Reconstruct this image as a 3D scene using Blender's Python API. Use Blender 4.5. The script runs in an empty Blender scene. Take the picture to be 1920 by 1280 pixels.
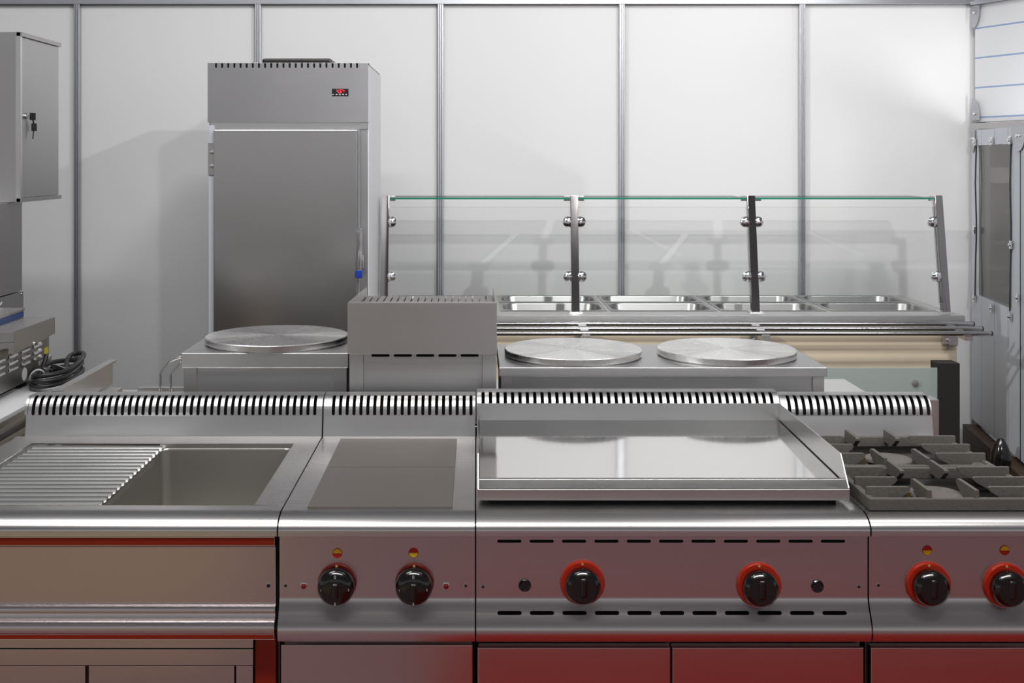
import bpy, bmesh, math, random
from mathutils import Vector, Matrix
random.seed(4)
PI = math.pi
sc = bpy.context.scene
COL = sc.collection
CAMZ = 1.625

# ------------------------------------------------------------------ materials
def newmat(name):
    m = bpy.data.materials.new(name); m.use_nodes = True
    nt = m.node_tree
    return m, nt, nt.nodes, nt.links, nt.nodes['Principled BSDF']

def steel(name, col=(.62, .61, .60), rough=.24, brush='x', bump=0, var=.06, metallic=1.0, blotch=.06):
    m, nt, N, L, P = newmat(name)
    P.inputs['Metallic'].default_value = metallic
    tc = N.new('ShaderNodeTexCoord')
    mp = N.new('ShaderNodeMapping')
    s = {'x': (3, 900, 900), 'z': (900, 900, 3), 'y': (900, 3, 900), 'n': (300, 300, 300)}[brush]
    mp.inputs['Scale'].default_value = s
    L.new(tc.outputs['Object'], mp.inputs['Vector'])
    n1 = N.new('ShaderNodeTexNoise'); n1.inputs['Scale'].default_value = 1; n1.inputs['Detail'].default_value = 2
    L.new(mp.outputs['Vector'], n1.inputs['Vector'])
    n2 = N.new('ShaderNodeTexNoise'); n2.inputs['Scale'].default_value = 3.2; n2.inputs['Detail'].default_value = 3
    L.new(tc.outputs['Object'], n2.inputs['Vector'])
    ad = N.new('ShaderNodeMath'); ad.operation = 'MULTIPLY_ADD'; ad.inputs[1].default_value = var; ad.inputs[2].default_value = rough - var/2
    L.new(n1.outputs['Fac'], ad.inputs[0])
    ad2 = N.new('ShaderNodeMath'); ad2.operation = 'MULTIPLY_ADD'; ad2.inputs[1].default_value = var*1.2
    L.new(n2.outputs['Fac'], ad2.inputs[0]); L.new(ad.outputs[0], ad2.inputs[2])
    L.new(ad2.outputs[0], P.inputs['Roughness'])
    mx = N.new('ShaderNodeMix'); mx.data_type = 'RGBA'
    mx.inputs['A'].default_value = (*[c*(1-blotch) for c in col], 1); mx.inputs['B'].default_value = (*[min(1, c*(1+blotch)) for c in col], 1)
    av = N.new('ShaderNodeMath'); av.operation = 'ADD'
    L.new(n1.outputs['Fac'], av.inputs[0]); L.new(n2.outputs['Fac'], av.inputs[1])
    hf = N.new('ShaderNodeMath'); hf.operation = 'MULTIPLY'; hf.inputs[1].default_value = .5
    L.new(av.outputs[0], hf.inputs[0]); L.new(hf.outputs[0], mx.inputs['Factor'])
    L.new(mx.outputs['Result'], P.inputs['Base Color'])
    if bump:
        b = N.new('ShaderNodeBump'); b.inputs['Strength'].default_value = bump*8; b.inputs['Distance'].default_value = .0004
        L.new(n1.outputs['Fac'], b.inputs['Height']); L.new(b.outputs['Normal'], P.inputs['Normal'])
    return m

def plain(name, col, rough=.5, metallic=0, noise=.05, scale=40, bump=0, emit=0, coat=0):
    m, nt, N, L, P = newmat(name)
    P.inputs['Roughness'].default_value = rough; P.inputs['Metallic'].default_value = metallic
    P.inputs['Coat Weight'].default_value = coat
    tc = N.new('ShaderNodeTexCoord'); n = N.new('ShaderNodeTexNoise'); n.inputs['Scale'].default_value = scale; n.inputs['Detail'].default_value = 4
    L.new(tc.outputs['Object'], n.inputs['Vector'])
    mx = N.new('ShaderNodeMix'); mx.data_type = 'RGBA'
    mx.inputs['A'].default_value = (*[c*(1-noise) for c in col], 1); mx.inputs['B'].default_value = (*[min(1, c*(1+noise)) for c in col], 1)
    L.new(n.outputs['Fac'], mx.inputs['Factor']); L.new(mx.outputs['Result'], P.inputs['Base Color'])
    if bump:
        b = N.new('ShaderNodeBump'); b.inputs['Strength'].default_value = bump; b.inputs['Distance'].default_value = .002
        L.new(n.outputs['Fac'], b.inputs['Height']); L.new(b.outputs['Normal'], P.inputs['Normal'])
    if emit:
        P.inputs['Emission Color'].default_value = (*col, 1); P.inputs['Emission Strength'].default_value = emit
    return m

def lined(name, col, line, axis, start, pitch, width, n):
    """painted panel with n thin coloured seams at fixed positions along an object axis"""
    m, nt, N, L, P = newmat(name)
    P.inputs['Roughness'].default_value = .45
    tc = N.new('ShaderNodeTexCoord'); sp = N.new('ShaderNodeSeparateXYZ')
    L.new(tc.outputs['Object'], sp.inputs[0])
    last = None
    for i in range(n):
        c = N.new('ShaderNodeMath'); c.operation = 'COMPARE'; c.inputs[1].default_value = start + pitch*i; c.inputs[2].default_value = width
        L.new(sp.outputs[axis], c.inputs[0])
        if last is None: last = c.outputs[0]
        else:
            a = N.new('ShaderNodeMath'); a.operation = 'MAXIMUM'; L.new(last, a.inputs[0]); L.new(c.outputs[0], a.inputs[1]); last = a.outputs[0]
    mx = N.new('ShaderNodeMix'); mx.data_type = 'RGBA'
    mx.inputs['A'].default_value = (*col, 1); mx.inputs['B'].default_value = (*line, 1)
    L.new(last, mx.inputs['Factor']); L.new(mx.outputs['Result'], P.inputs['Base Color'])
    return m

def glass(name, tint=(.93, .97, .95), rough=.02, refl=1.0, frost=0):
    m, nt, N, L, P = newmat(name)
    N.remove(P); out = [n for n in N if n.type == 'OUTPUT_MATERIAL'][0]
    tr = N.new('ShaderNodeBsdfTransparent'); tr.inputs['Color'].default_value = (*tint, 1)
    gl = N.new('ShaderNodeBsdfGlossy'); gl.inputs['Roughness'].default_value = rough
    fr = N.new('ShaderNodeFresnel'); fr.inputs['IOR'].default_value = 1.45
    mu = N.new('ShaderNodeMath'); mu.operation = 'MULTIPLY'; mu.inputs[1].default_value = refl
    L.new(fr.outputs[0], mu.inputs[0])
    mix = N.new('ShaderNodeMixShader')
    L.new(mu.outputs[0], mix.inputs[0]); L.new(tr.outputs[0], mix.inputs[1]); L.new(gl.outputs[0], mix.inputs[2])
    src = mix.outputs[0]
    if frost:
        df = N.new('ShaderNodeBsdfDiffuse'); df.inputs['Color'].default_value = (.36, .41, .395, 1)
        m2 = N.new('ShaderNodeMixShader'); m2.inputs[0].default_value = frost
        L.new(src, m2.inputs[1]); L.new(df.outputs[0], m2.inputs[2]); src = m2.outputs[0]
    L.new(src, out.inputs[0])
    return m

def spun(name):
    """lathe-turned plate: circular tool marks, slightly uneven around the turn; star highlight rays tinted in"""
    m, nt, N, L, P = newmat(name)
    P.inputs['Metallic'].default_value = 1
    P.inputs['Anisotropic'].default_value = .8
    t = N.new('ShaderNodeTangent'); t.direction_type = 'RADIAL'; t.axis = 'Z'
    L.new(t.outputs[0], P.inputs['Tangent'])
    tc = N.new('ShaderNodeTexCoord'); sp = N.new('ShaderNodeSeparateXYZ'); L.new(tc.outputs['Object'], sp.inputs[0])
    cb = N.new('ShaderNodeCombineXYZ'); L.new(sp.outputs['X'], cb.inputs[0]); L.new(sp.outputs['Y'], cb.inputs[1])
    nz = N.new('ShaderNodeVectorMath'); nz.operation = 'NORMALIZE'; L.new(cb.outputs[0], nz.inputs[0])
    n = N.new('ShaderNodeTexNoise'); n.inputs['Scale'].default_value = 3.4; n.inputs['Detail'].default_value = 2.5; n.inputs['Roughness'].default_value = .6
    L.new(nz.outputs[0], n.inputs['Vector'])
    a = N.new('ShaderNodeMapRange'); a.inputs[1].default_value = .3; a.inputs[2].default_value = .7; a.inputs[3].default_value = .21; a.inputs[4].default_value = .32
    L.new(n.outputs['Fac'], a.inputs[0]); L.new(a.outputs[0], P.inputs['Roughness'])
    r = N.new('ShaderNodeMapRange'); r.inputs[1].default_value = .3; r.inputs[2].default_value = .7; r.inputs[3].default_value = -.004; r.inputs[4].default_value = .004
    L.new(n.outputs['Fac'], r.inputs[0]); L.new(r.outputs[0], P.inputs['Anisotropic Rotation'])
    cr = N.new('ShaderNodeMix'); cr.data_type = 'RGBA'; cr.inputs['A'].default_value = (.95, .94, .93, 1); cr.inputs['B'].default_value = (.90, .89, .88, 1)  # paler and darker rays of the star highlight put into the base colour
    mp = N.new('ShaderNodeMapRange'); mp.inputs[1].default_value = .35; mp.inputs[2].default_value = .65
    L.new(n.outputs['Fac'], mp.inputs[0]); L.new(mp.outputs[0], cr.inputs['Factor']); L.new(cr.outputs['Result'], P.inputs['Base Color'])
    return m

M = {}
M['top'] = steel('brushed_worktop_steel', (.74, .725, .715), .25)
M['panel'] = steel('brushed_panel_steel', (.66, .60, .60), .22)
M['door'] = steel('brushed_door_steel', (.62, .55, .53), .19, 'x')
M['guard'] = steel('brushed_guard_steel', (.62, .615, .615), .34)
M['dull'] = steel('dull_box_steel', (.58, .565, .56), .34, blotch=.05)
M['dark'] = steel('dark_box_steel', (.40, .39, .385), .38)
M['bright'] = steel('bright_steel', (.78, .78, .77), .20)
M['mirror'] = steel('polished_steel', (.34, .32, .32), .045, 'n', 0, .03)
M['griddle'] = steel('polished_griddle_steel', (.70, .69, .675), .055, 'x', 0, .03)
M['basin'] = steel('satin_basin_steel', (.56, .545, .51), .36, 'n', 0)
M['hotplate'] = steel('matt_hotplate_iron', (.235, .215, .20), .46, 'x', .004, .05, .6)
M['ribbed'] = steel('ribbed_plate_steel', (.42, .40, .38), .42, 'y', 0)
M['fridge'] = steel('brushed_fridge_steel', (.58, .575, .59), .30)
M['fridge_door'] = steel('brushed_fridge_door_steel', (.62, .61, .60), .17)
M['chrome'] = plain('chrome', (.86, .86, .87), .07, 1, .02)
M['alu'] = steel('anodised_aluminium', (.52, .53, .56), .35, 'z', 0)
M['spun'] = spun('spun_aluminium_plate')
M['black'] = plain('black_cavity', (.006, .006, .007), .7)
M['knob'] = plain('black_gloss_plastic', (.004, .004, .004), .18, 0, .1, 30, coat=.6)
M['rubber'] = plain('black_rubber', (.02, .02, .02), .45)
M['red'] = plain('red_bezel_plastic', (.50, .022, .004), .3, coat=.4)
M['darkred'] = plain('dark_red_bezel_plastic', (.13, .006, .004), .3, coat=.5)
M['lamp'] = plain('red_lamp_lens', (.22, .004, .003), .15, coat=.5)
M['redsheen'] = plain('red_reflection_strip', (.33, .022, .005), .35, .3)  # red reflection on the sink steel, put into the base colour
M['yellow'] = plain('yellow_print', (1.0, .70, .02), .45)
M['symred'] = plain('red_print', (.55, .02, .008), .45)
M['cream_dot'] = plain('cream_print', (.75, .45, .15), .45)
M['white'] = plain('white_print', (.75, .75, .73), .5)
M['whiteplate'] = plain('white_laminate', (.74, .75, .77), .35)
M['wall'] = plain('white_wall_board', (.78, .78, .785), .62, 0, .02, 1.2)
M['iron'] = plain('matt_cast_iron', (.16, .147, .133), .6, .1, .25, 160, .35)
M['enamel'] = plain('black_enamel', (.018, .017, .016), .32, .2)
M['burner'] = plain('grey_burner_cap', (.21, .19, .17), .6, .2, .15, 120, .2)
M['wood'] = plain('cream_laminate', (.66, .56, .42), .5, 0, .04, 12)
M['beam'] = plain('dark_stained_timber', (.055, .028, .012), .55, 0, .5, 14)
M['beam2'] = plain('olive_brown_timber', (.05, .04, .018), .6, 0, .5, 14)
M['blue'] = plain('blue_plastic', (.012, .04, .32), .35)
M['bluestrip'] = plain('blue_film', (.03, .08, .25), .4)
M['gyellow'] = plain('yellow_sticker', (.75, .66, .03), .5)
M['brass'] = plain('dull_brass', (.30, .21, .07), .4, .6)
M['pan'] = steel('satin_pan_steel', (.46, .46, .455), .27, 'n', 0)
M['railm'] = steel('rail_tube_steel', (.50, .50, .51), .16, 'x')
M['led'] = plain('red_led', (1, .02, .04), .5, 0, 0, 5, 0, 2.2)
M['glass'] = glass('clear_glass', (.99, .998, .994), .01, .6)
M['glass_edge'] = plain('green_glass_edge', (.02, .20, .13), .15)
M['glass_edge_pale'] = plain('pale_glass_edge', (.34, .40, .38), .2)
M['frost'] = glass('frosted_glass', (.70, .78, .75), .15, .8, .72)
M['plastic_sheet'] = glass('smoky_plastic_sheet', (.72, .71, .68), .06, .8)
M['fascia'] = lined('white_panel_blue_rows', (.72, .73, .75), (.28, .37, .58), 'Z', .026, .161, .0045, 4)
M['sidepanel'] = lined('white_panel_blue_seams', (.66, .69, .74), (.24, .32, .50), 'Y', 4.95, .24, .0035, 7)

def floor_mat():
    m, nt, N, L, P = newmat('exhibition_carpet')
    P.inputs['Roughness'].default_value = .95
    tc = N.new('ShaderNodeTexCoord'); sp = N.new('ShaderNodeSeparateXYZ'); L.new(tc.outputs['Object'], sp.inputs[0])
    def step(out, edge, gt=True):
        n = N.new('ShaderNodeMath'); n.operation = 'GREATER_THAN' if gt else 'LESS_THAN'; n.inputs[1].default_value = edge
        L.new(sp.outputs[out], n.inputs[0]); return n.outputs[0]
    def mul(a, b):
        n = N.new('ShaderNodeMath'); n.operation = 'MULTIPLY'; L.new(a, n.inputs[0]); L.new(b, n.inputs[1]); return n.outputs[0]
    def mix(a, b, f):
        n = N.new('ShaderNodeMix'); n.data_type = 'RGBA'
        if isinstance(a, tuple): n.inputs['A'].default_value = (*a, 1)
        else: L.new(a, n.inputs['A'])
        n.inputs['B'].default_value = (*b, 1); L.new(f, n.inputs['Factor']); return n.outputs['Result']
    c = mix((.27, .165, .175), (.47, .35, .22), mul(step('X', -.85, False), step('Y', .9, False)))
    c = mix(c, (.32, .010, .003), mul(mul(step('X', -.12), step('Y', .62)), step('Y', 2.6, False)))
    c = mix(c, (.035, .032, .03), step('Y', 2.9))
    n = N.new('ShaderNodeTexNoise'); n.inputs['Scale'].default_value = 300; L.new(tc.outputs['Object'], n.inputs['Vector'])
    mm = N.new('ShaderNodeMix'); mm.data_type = 'RGBA'; mm.blend_type = 'MULTIPLY'; mm.inputs['Factor'].default_value = .4
    L.new(c, mm.inputs['A']); L.new(n.outputs['Color'], mm.inputs['B'])
    L.new(mm.outputs['Result'], P.inputs['Base Color'])
    b = N.new('ShaderNodeBump'); b.inputs['Strength'].default_value = .3; L.new(n.outputs['Fac'], b.inputs['Height']); L.new(b.outputs['Normal'], P.inputs['Normal'])
    return m
M['floor'] = floor_mat()

# ------------------------------------------------------------------ mesh helpers
ORG = {}
def thing(name, label, cat, loc=(0, 0, 0), group=None):
    o = bpy.data.objects.new(name, None); COL.objects.link(o); o.empty_display_size = .05
    o.location = loc; o['label'] = label; o['category'] = cat
    if group: o['group'] = group
    ORG[o.name] = Vector(loc)
    return o
def tag(o, label, cat, group=None):
    o['label'] = label; o['category'] = cat
    if group: o['group'] = group
    return o

def frame_mat(c, axis):
    z = Vector(axis).normalized()
    return Matrix.Translation(Vector(c)) @ z.to_track_quat('Z', 'Y').to_matrix().to_4x4()

class MB:
    def __init__(s): s.bm = bmesh.new()
    def _poly(s, vs, fs):
        bv = [s.bm.verts.new(v) for v in vs]
        out = []
        for f in fs:
            try: out.append(s.bm.faces.new([bv[i] for i in f]))
            except ValueError: pass
        return bv, out
    def box(s, x0, x1, y0, y1, z0, z1, bev=.0015, seg=2):
        vs = [(x, y, z) for z in (z0, z1) for y in (y0, y1) for x in (x0, x1)]
        bv, fs = s._poly(vs, [(0, 2, 3, 1), (4, 5, 7, 6), (0, 1, 5, 4), (2, 6, 7, 3), (0, 4, 6, 2), (1, 3, 7, 5)])
        if bev:
            bev = min(bev, abs(x1-x0)*.45, abs(y1-y0)*.45, abs(z1-z0)*.45)
            es = list({e for f in fs for e in f.edges})
            bmesh.ops.bevel(s.bm, geom=es, offset=bev, segments=seg, profile=.5, affect='EDGES')
        return s
    def obox(s, c, ax, ay, hx, hy, hz, bev=.001):
        """oriented box: centre, unit x axis, unit y axis"""
        ax = Vector(ax).normalized(); ay = Vector(ay).normalized(); az = ax.cross(ay)
        c = Vector(c)
        vs = [c + ax*hx*i + ay*hy*j + az*hz*k for k in (-1, 1) for j in (-1, 1) for i in (-1, 1)]
        bv, fs = s._poly(vs, [(0, 2, 3, 1), (4, 5, 7, 6), (0, 1, 5, 4), (2, 6, 7, 3), (0, 4, 6, 2), (1, 3, 7, 5)])
        if bev:
            es = list({e for f in fs for e in f.edges})
            bmesh.ops.bevel(s.bm, geom=es, offset=min(bev, hx*.8, hy*.8, hz*.8), segments=2, profile=.5, affect='EDGES')
        return s
    def prismx(s, poly, x0, x1):
        """polygon in the YZ plane extruded along X"""
        n = len(poly)
        vs = [(x0, y, z) for y, z in poly] + [(x1, y, z) for y, z in poly]
        s._poly(vs, [tuple(range(n)), tuple(range(2*n-1, n-1, -1))] + [(i, i+n, (i+1) % n+n, (i+1) % n) for i in range(n)])
        return s
    def prismz(s, poly, z0, z1):
        n = len(poly)
        vs = [(x, y, z0) for x, y in poly] + [(x, y, z1) for x, y in poly]
        s._poly(vs, [tuple(range(n-1, -1, -1)), tuple(range(n, 2*n))] + [(i, (i+1) % n, (i+1) % n+n, i+n) for i in range(n)])
        return s
    def lathe(s, c, axis, prof, seg=40):
        mt = frame_mat(c, axis); rings = []
        for r, h in prof:
            if r < 1e-6: rings.append([s.bm.verts.new(mt @ Vector((0, 0, h)))])
            else: rings.append([s.bm.verts.new(mt @ Vector((r*math.cos(2*PI*i/seg), r*math.sin(2*PI*i/seg), h))) for i in range(seg)])
        for a, b in zip(rings, rings[1:]):
            for i in range(seg):
                j = (i+1) % seg
                va = [a[i], a[j]] if len(a) > 1 else [a[0]]
                vb = [b[j], b[i]] if len(b) > 1 else [b[0]]
                if len(va)+len(vb) >= 3: s.bm.faces.new(va+vb)
        for r in (rings[0], rings[-1]):
            if len(r) > 1: s.bm.faces.new(r)
        return s
    def cyl(s, p0, p1, r, seg=24, bev=0):
        p0, p1 = Vector(p0), Vector(p1); h = (p1-p0).length
        prof = [(r, 0), (r, h)] if not bev else [(r-bev, 0), (r, bev), (r, h-bev), (r-bev, h)]
        return s.lathe(p0, p1-p0, prof, seg)
    def tube(s, pts, r, seg=12, cap=True):
        pts = [Vector(p) for p in pts]; rings = []
        nrm = None
        for i, p in enumerate(pts):
            t = ((pts[min(i+1, len(pts)-1)]-pts[max(i-1, 0)])).normalized()
            if nrm is None:
                nrm = t.orthogonal().normalized()
            nrm = (nrm - t*nrm.dot(t)).normalized(); b = t.cross(nrm)
            rings.append([s.bm.verts.new(p + (nrm*math.cos(2*PI*k/seg)+b*math.sin(2*PI*k/seg))*r) for k in range(seg)])
        for a, b in zip(rings, rings[1:]):
            for k in range(seg): s.bm.faces.new([a[k], a[(k+1) % seg], b[(k+1) % seg], b[k]])
        if cap: s.bm.faces.new(rings[0]); s.bm.faces.new(rings[-1][::-1])
        return s
    def sheet(s, prof, x0, x1, centers=(), bands=(), step=None):
        """bent sheet: (y,z) profile swept along X; bands=[(vc, half_u, half_v)] cut stadium holes at every centre"""
        cum = [0]
        prof = [p for i, p in enumerate(prof) if i == 0 or math.hypot(p[0]-prof[i-1][0], p[1]-prof[i-1][1]) > 1e-6]
        for a, b in zip(prof, prof[1:]): cum.append(cum[-1]+math.hypot(b[0]-a[0], b[1]-a[1]))
        vs = set(cum)
        for vc, hu, hv in bands:
            r = min(hu, hv); k = 7
            for i in range(k+1):
                a = PI/2*i/k
                vs.add(vc-hv+r-r*math.sin(a)); vs.add(vc+hv-r+r*math.sin(a))
            for i in range(1, 8): vs.add(vc-hv+2*hv*i/8)
        vs = sorted(v for v in vs if 0 <= v <= cum[-1]+1e-9)
        vv = [vs[0]]
        for v in vs[1:]:
            if v-vv[-1] > 1e-5: vv.append(v)
        def at(v):
            for i in range(len(cum)-1):
                if v <= cum[i+1]+1e-9:
                    t = (v-cum[i])/(cum[i+1]-cum[i]); a, b = prof[i], prof[i+1]
                    return a[0]+(b[0]-a[0])*t, a[1]+(b[1]-a[1])*t
            return prof[-1]
        def h(v):
            for vc, hu, hv in bands:
                d = abs(v-vc)
                if d < hv-1e-7:
                    r = min(hu, hv); dd = max(0, d-(hv-r))
                    return hu-r+math.sqrt(max(0, r*r-dd*dd))
            return 0
        rows = []
        for v in vv:
            y, z = at(v); hh = h(v); us = [x0]
            for c in centers: us += [c-hh, c+hh]
            us.append(x1)
            rows.append([s.bm.verts.new((u, y, z)) for u in us])
        for a, b in zip(rows, rows[1:]):
            for i in range(0, len(a)-1, 2):
                s.bm.faces.new([a[i], a[i+1], b[i+1], b[i]])
        bmesh.ops.remove_doubles(s.bm, verts=s.bm.verts[:], dist=1e-6)
        return s
    def build(s, name, mat, parent=None, label=None, sharp=35, solid=0, off=0, origin=None, kind=None):
        bm = s.bm
        bmesh.ops.recalc_face_normals(bm, faces=bm.faces[:])
        o0 = ORG[parent.name] if parent else Vector((0, 0, 0))
        org = Vector(origin) if origin is not None else o0
        bmesh.ops.translate(bm, verts=bm.verts[:], vec=-org)
        for f in bm.faces: f.smooth = True
        lim = math.radians(sharp)
        for e in bm.edges:
            if len(e.link_faces) != 2 or e.calc_face_angle(0) > lim: e.smooth = False
        me = bpy.data.meshes.new(name); bm.to_mesh(me); bm.free()
        mats = mat if isinstance(mat, (list, tuple)) else [mat]
        for m in mats: me.materials.append(m)
        o = bpy.data.objects.new(name, me); COL.objects.link(o)
        if parent: o.parent = parent
        o.location = org - o0
        ORG[o.name] = org
        if label: o['label'] = label
        if kind: o['kind'] = kind
        if solid:
            md = o.modifiers.new('thickness', 'SOLIDIFY'); md.thickness = solid; md.offset = off
        wn = o.modifiers.new('face_weight', 'WEIGHTED_NORMAL'); wn.keep_sharp = True; wn.weight = 80
        return o

def pane(name, parent, c, ax, ay, hx, hy, hz, edge):
    """glass plate: thin along ax x ay; rim faces get the edge material"""
    b = MB(); b.obox(c, ax, ay, hx, hy, hz, bev=0)
    n = Vector(ax).normalized().cross(Vector(ay).normalized())
    b.bm.normal_update()
    for f in b.bm.faces:
        f.material_index = 0 if abs(f.normal.dot(n)) > .9 else 1
    return b.build(name, [M['glass'], edge], parent)

def text_obj(txt, size, loc, mat, parent, name='numeral', thick=.0003, rz=0):
    cu = bpy.data.curves.new('txt', 'FONT'); cu.body = txt; cu.size = size; cu.extrude = thick; cu.align_x = 'CENTER'; cu.align_y = 'CENTER'
    t = bpy.data.objects.new('txt', cu); COL.objects.link(t)
    bpy.context.view_layer.update()
    dg = bpy.context.evaluated_depsgraph_get()
    me = bpy.data.meshes.new_from_object(t.evaluated_get(dg)); me.name = name
    bpy.data.objects.remove(t); bpy.data.curves.remove(cu)
    me.materials.clear(); me.materials.append(mat)
    me.transform(Matrix.Rotation(PI/2, 4, 'X') @ Matrix.Rotation(rz, 4, 'Z'))
    o = bpy.data.objects.new(name, me); COL.objects.link(o); o.parent = parent
    o.location = Vector(loc)-ORG[parent.name]
    return o

def struct(o): o['kind'] = 'structure'; return o

def slots(x0, x1, n): return [x0+(x1-x0)*i/(n-1) for i in range(n)]

def rrect(x0, x1, y0, y1, r, seg=6):
    pts = []
    for cx, cy, a0 in ((x1-r, y1-r, 0), (x0+r, y1-r, 90), (x0+r, y0+r, 180), (x1-r, y0+r, 270)):
        for i in range(seg+1):
            a = math.radians(a0+90*i/seg); pts.append((cx+r*math.cos(a), cy+r*math.sin(a)))
    return pts

def well(b, outer, rings):
    """outer rect (x0,x1,y0,y1,z) filled around the first ring, then successive rings (list of (pts,z)) joined, last one closed"""
    x0, x1, y0, y1, z = outer
    pts, z0 = rings[0]
    n = len(pts); q = n//4
    rv = [b.bm.verts.new((x, y, z0)) for x, y in pts]
    ov = [b.bm.verts.new(c) for c in ((x1, y1, z), (x0, y1, z), (x0, y0, z), (x1, y0, z))]
    for k in range(4):
        seg = rv[k*q:(k+1)*q]
        for i in range(len(seg)-1): b.bm.faces.new([ov[k], seg[i], seg[i+1]])
        nx = rv[((k+1)*q) % n]
        b.bm.faces.new([ov[k], seg[-1], nx, ov[(k+1) % 4]])
    prev = rv
    for pts2, z2 in rings[1:]:
        cur = [b.bm.verts.new((x, y, z2)) for x, y in pts2]
        for i in range(n): b.bm.faces.new([prev[i], prev[(i+1) % n], cur[(i+1) % n], cur[i]])
        prev = cur
    b.bm.faces.new(prev)

# ------------------------------------------------------------------ setting
struct(MB().box(-7, 7, -6, 9, -.05, 0, 0).build('floor', M['floor']))
struct(MB().box(-5.2, 3.76, 6.40, 6.44, 0, 2.475, 0).build('wall_back', M['wall']))
def wall_post(i, x):
    b = MB()
    b.box(x-.017, x+.017, 6.375, 6.40, 0, 2.475, .003)
    for dx in (-.0105, 0, .0105): b.box(x+dx-.0032, x+dx+.0032, 6.366, 6.378, 0, 2.475, .0015)
    struct(b.build('trim_%d' % i, M['alu']))
for i, x in enumerate((-4.161, -3.171, -2.181, -1.193, -.196, .795, 1.781, 2.771)): wall_post(i+1, x)
b = MB().box(-5.2, 2.72, 6.372, 6.45, 2.476, 2.515, .002)
struct(b.build('trim_9', M['alu']))

# right side booth: lower panel with a clear sheet window
def rp(d, off=0):            # point on the lower side panel at depth d
    return (2.70-(6.38-d)*.1667-off*.986, d+off*.164)
ax = Vector((.1644, .9864, 0)); up = Vector((0, 0, 1))
def side_slab(b, d0, d1, z0, z1, t=.03, off=0):
    p0 = rp(d0, off); p1 = rp(d1, off); c = ((p0[0]+p1[0])/2+t/2*.986, (p0[1]+p1[1])/2-t/2*.164, (z0+z1)/2)
    b.obox(c, ax, up, (Vector(p1)-Vector(p0)).length/2, (z1-z0)/2, t/2, 0)
b = MB()
side_slab(b, 4.9, 5.61, .22, 1.785); side_slab(b, 6.24, 6.36, .22, 1.785)
side_slab(b, 5.61, 6.24, 1.703, 1.785); side_slab(b, 5.61, 6.24, .22, .905)
wr = struct(b.build('wall_right', M['sidepanel']))
b = MB()
side_slab(b, 5.462, 5.468, .22, 1.785, .004, .003)
b.build('panel_seam', M['rubber'], wr)
for d0, d1 in ((6.26, 6.36), (5.36, 5.60)):
    b = MB()
    c = rp((d0+d1)/2, .004); n = 10; w = (d1-d0)/2
    pts = [(-w, 0), (w, 0)] + [(w*math.cos(a), -.12*math.sin(a)) for a in [PI/2*i/n*2 for i in range(1, n)]]
    vs = [];
    for t in (0, .004):
        for u, z in pts: vs.append((c[0]+ax.x*u-t*.986, c[1]+ax.y*u, 1.785+z))
    m_ = len(pts)
    b._poly(vs, [tuple(range(m_)), tuple(range(2*m_-1, m_-1, -1))]+[(i, (i+1) % m_, (i+1) % m_+m_, i+m_) for i in range(m_)])
    cp = b.build('corner_plate', M['alu'], wr)
    b = MB()
    for u in (-.02, .02): b.lathe((c[0]+ax.x*u-.004, c[1]+ax.y*u, 1.74), (-1, 0, 0), [(.009, 0), (.008, .004), (0, .006)], 12)
    b.build('rivet', M['chrome'], cp)
b = MB(); p0 = rp(5.61, -.01); p1 = rp(6.24, -.01)
b.obox(((p0[0]+p1[0])/2, (p0[1]+p1[1])/2, 1.304), ax, up, .325, .41, .002, 0)
win = struct(b.build('window_1', M['plastic_sheet']))
# sheet edge band and spring clips
b = MB()
for dd in (5.605, 6.245):
    p = rp(dd, .006); b.tube([(p[0], p[1], .90+.004*math.sin(k)) if k % 2 else (p[0]-.004, p[1], .9+.1*k) for k in range(9)][:1] + [(p[0]-.003*math.sin(k*1.3), p[1], .90+.1*k) for k in range(1, 9)] + [(p[0], p[1], 1.705)], .004, 8)
b.build('window_edge', M['rubber'], win)
for dd, z in ((6.25, 1.72), (5.92, 1.72), (5.60, 1.72), (6.26, 1.25), (5.585, 1.22), (6.26, .885), (5.92, .875), (5.595, .875), (5.47, .98)):
    p = rp(dd, .008); b = MB()
    b.obox((p[0]-.004, p[1], z), ax, up, .014, .02, .004, .002)
    b.lathe((p[0]-.008, p[1], z), (-1, -.17, 0), [(.008, 0), (.007, .006), (0, .009)], 12)
    b.build('clip', M['chrome'], win)
# what shows dimly behind the clear sheet
sb = thing('storage_rack', 'dim grey shelf rack behind the clear plastic window of the side panel', 'rack', (2.86, 5.95, 0))
M['inner'] = plain('grey_inner', (.45, .45, .43), .6); M['innerd'] = plain('dark_inner', (.09, .09, .085), .6)
MB().box(2.735, 3.10, 6.335, 6.36, .2, 1.76).build('back_panel', M['innerd'], sb)
for x in (2.742, 3.05):
    MB().box(x, x+.028, 6.30, 6.334, 0, 1.76).build('upright', M['inner'], sb)
    MB().box(x+.02, x+.048, 5.75, 5.784, 0, 1.76).build('upright', M['inner'], sb)
MB().box(2.771, 3.049, 6.295, 6.325, 1.50, 1.585).build('cross_beam', M['inner'], sb)
for z0, z1 in ((1.175, 1.19), (.93, .945), (.55, .565)):
    MB().box(2.775, 3.10, 5.785, 6.295, z0, z1).build('shelf', M['inner'], sb)
t = thing('round_pot', 'dark round pot on the shelf seen through the plastic window', 'pot', (2.86, 6.21, 1.191))
MB().lathe((2.86, 6.21, 1.191), (0, 0, 1), [(.04, 0), (.065, .02), (.075, .07), (.068, .13), (.05, .15)], 28).build('pot_body', M['enamel'], t)
MB().lathe((2.86, 6.21, 1.342), (0, 0, 1), [(.054, 0), (.054, .006), (.02, .02), (.018, .035), (0, .037)], 28).build('lid', M['dark'], t)

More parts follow.
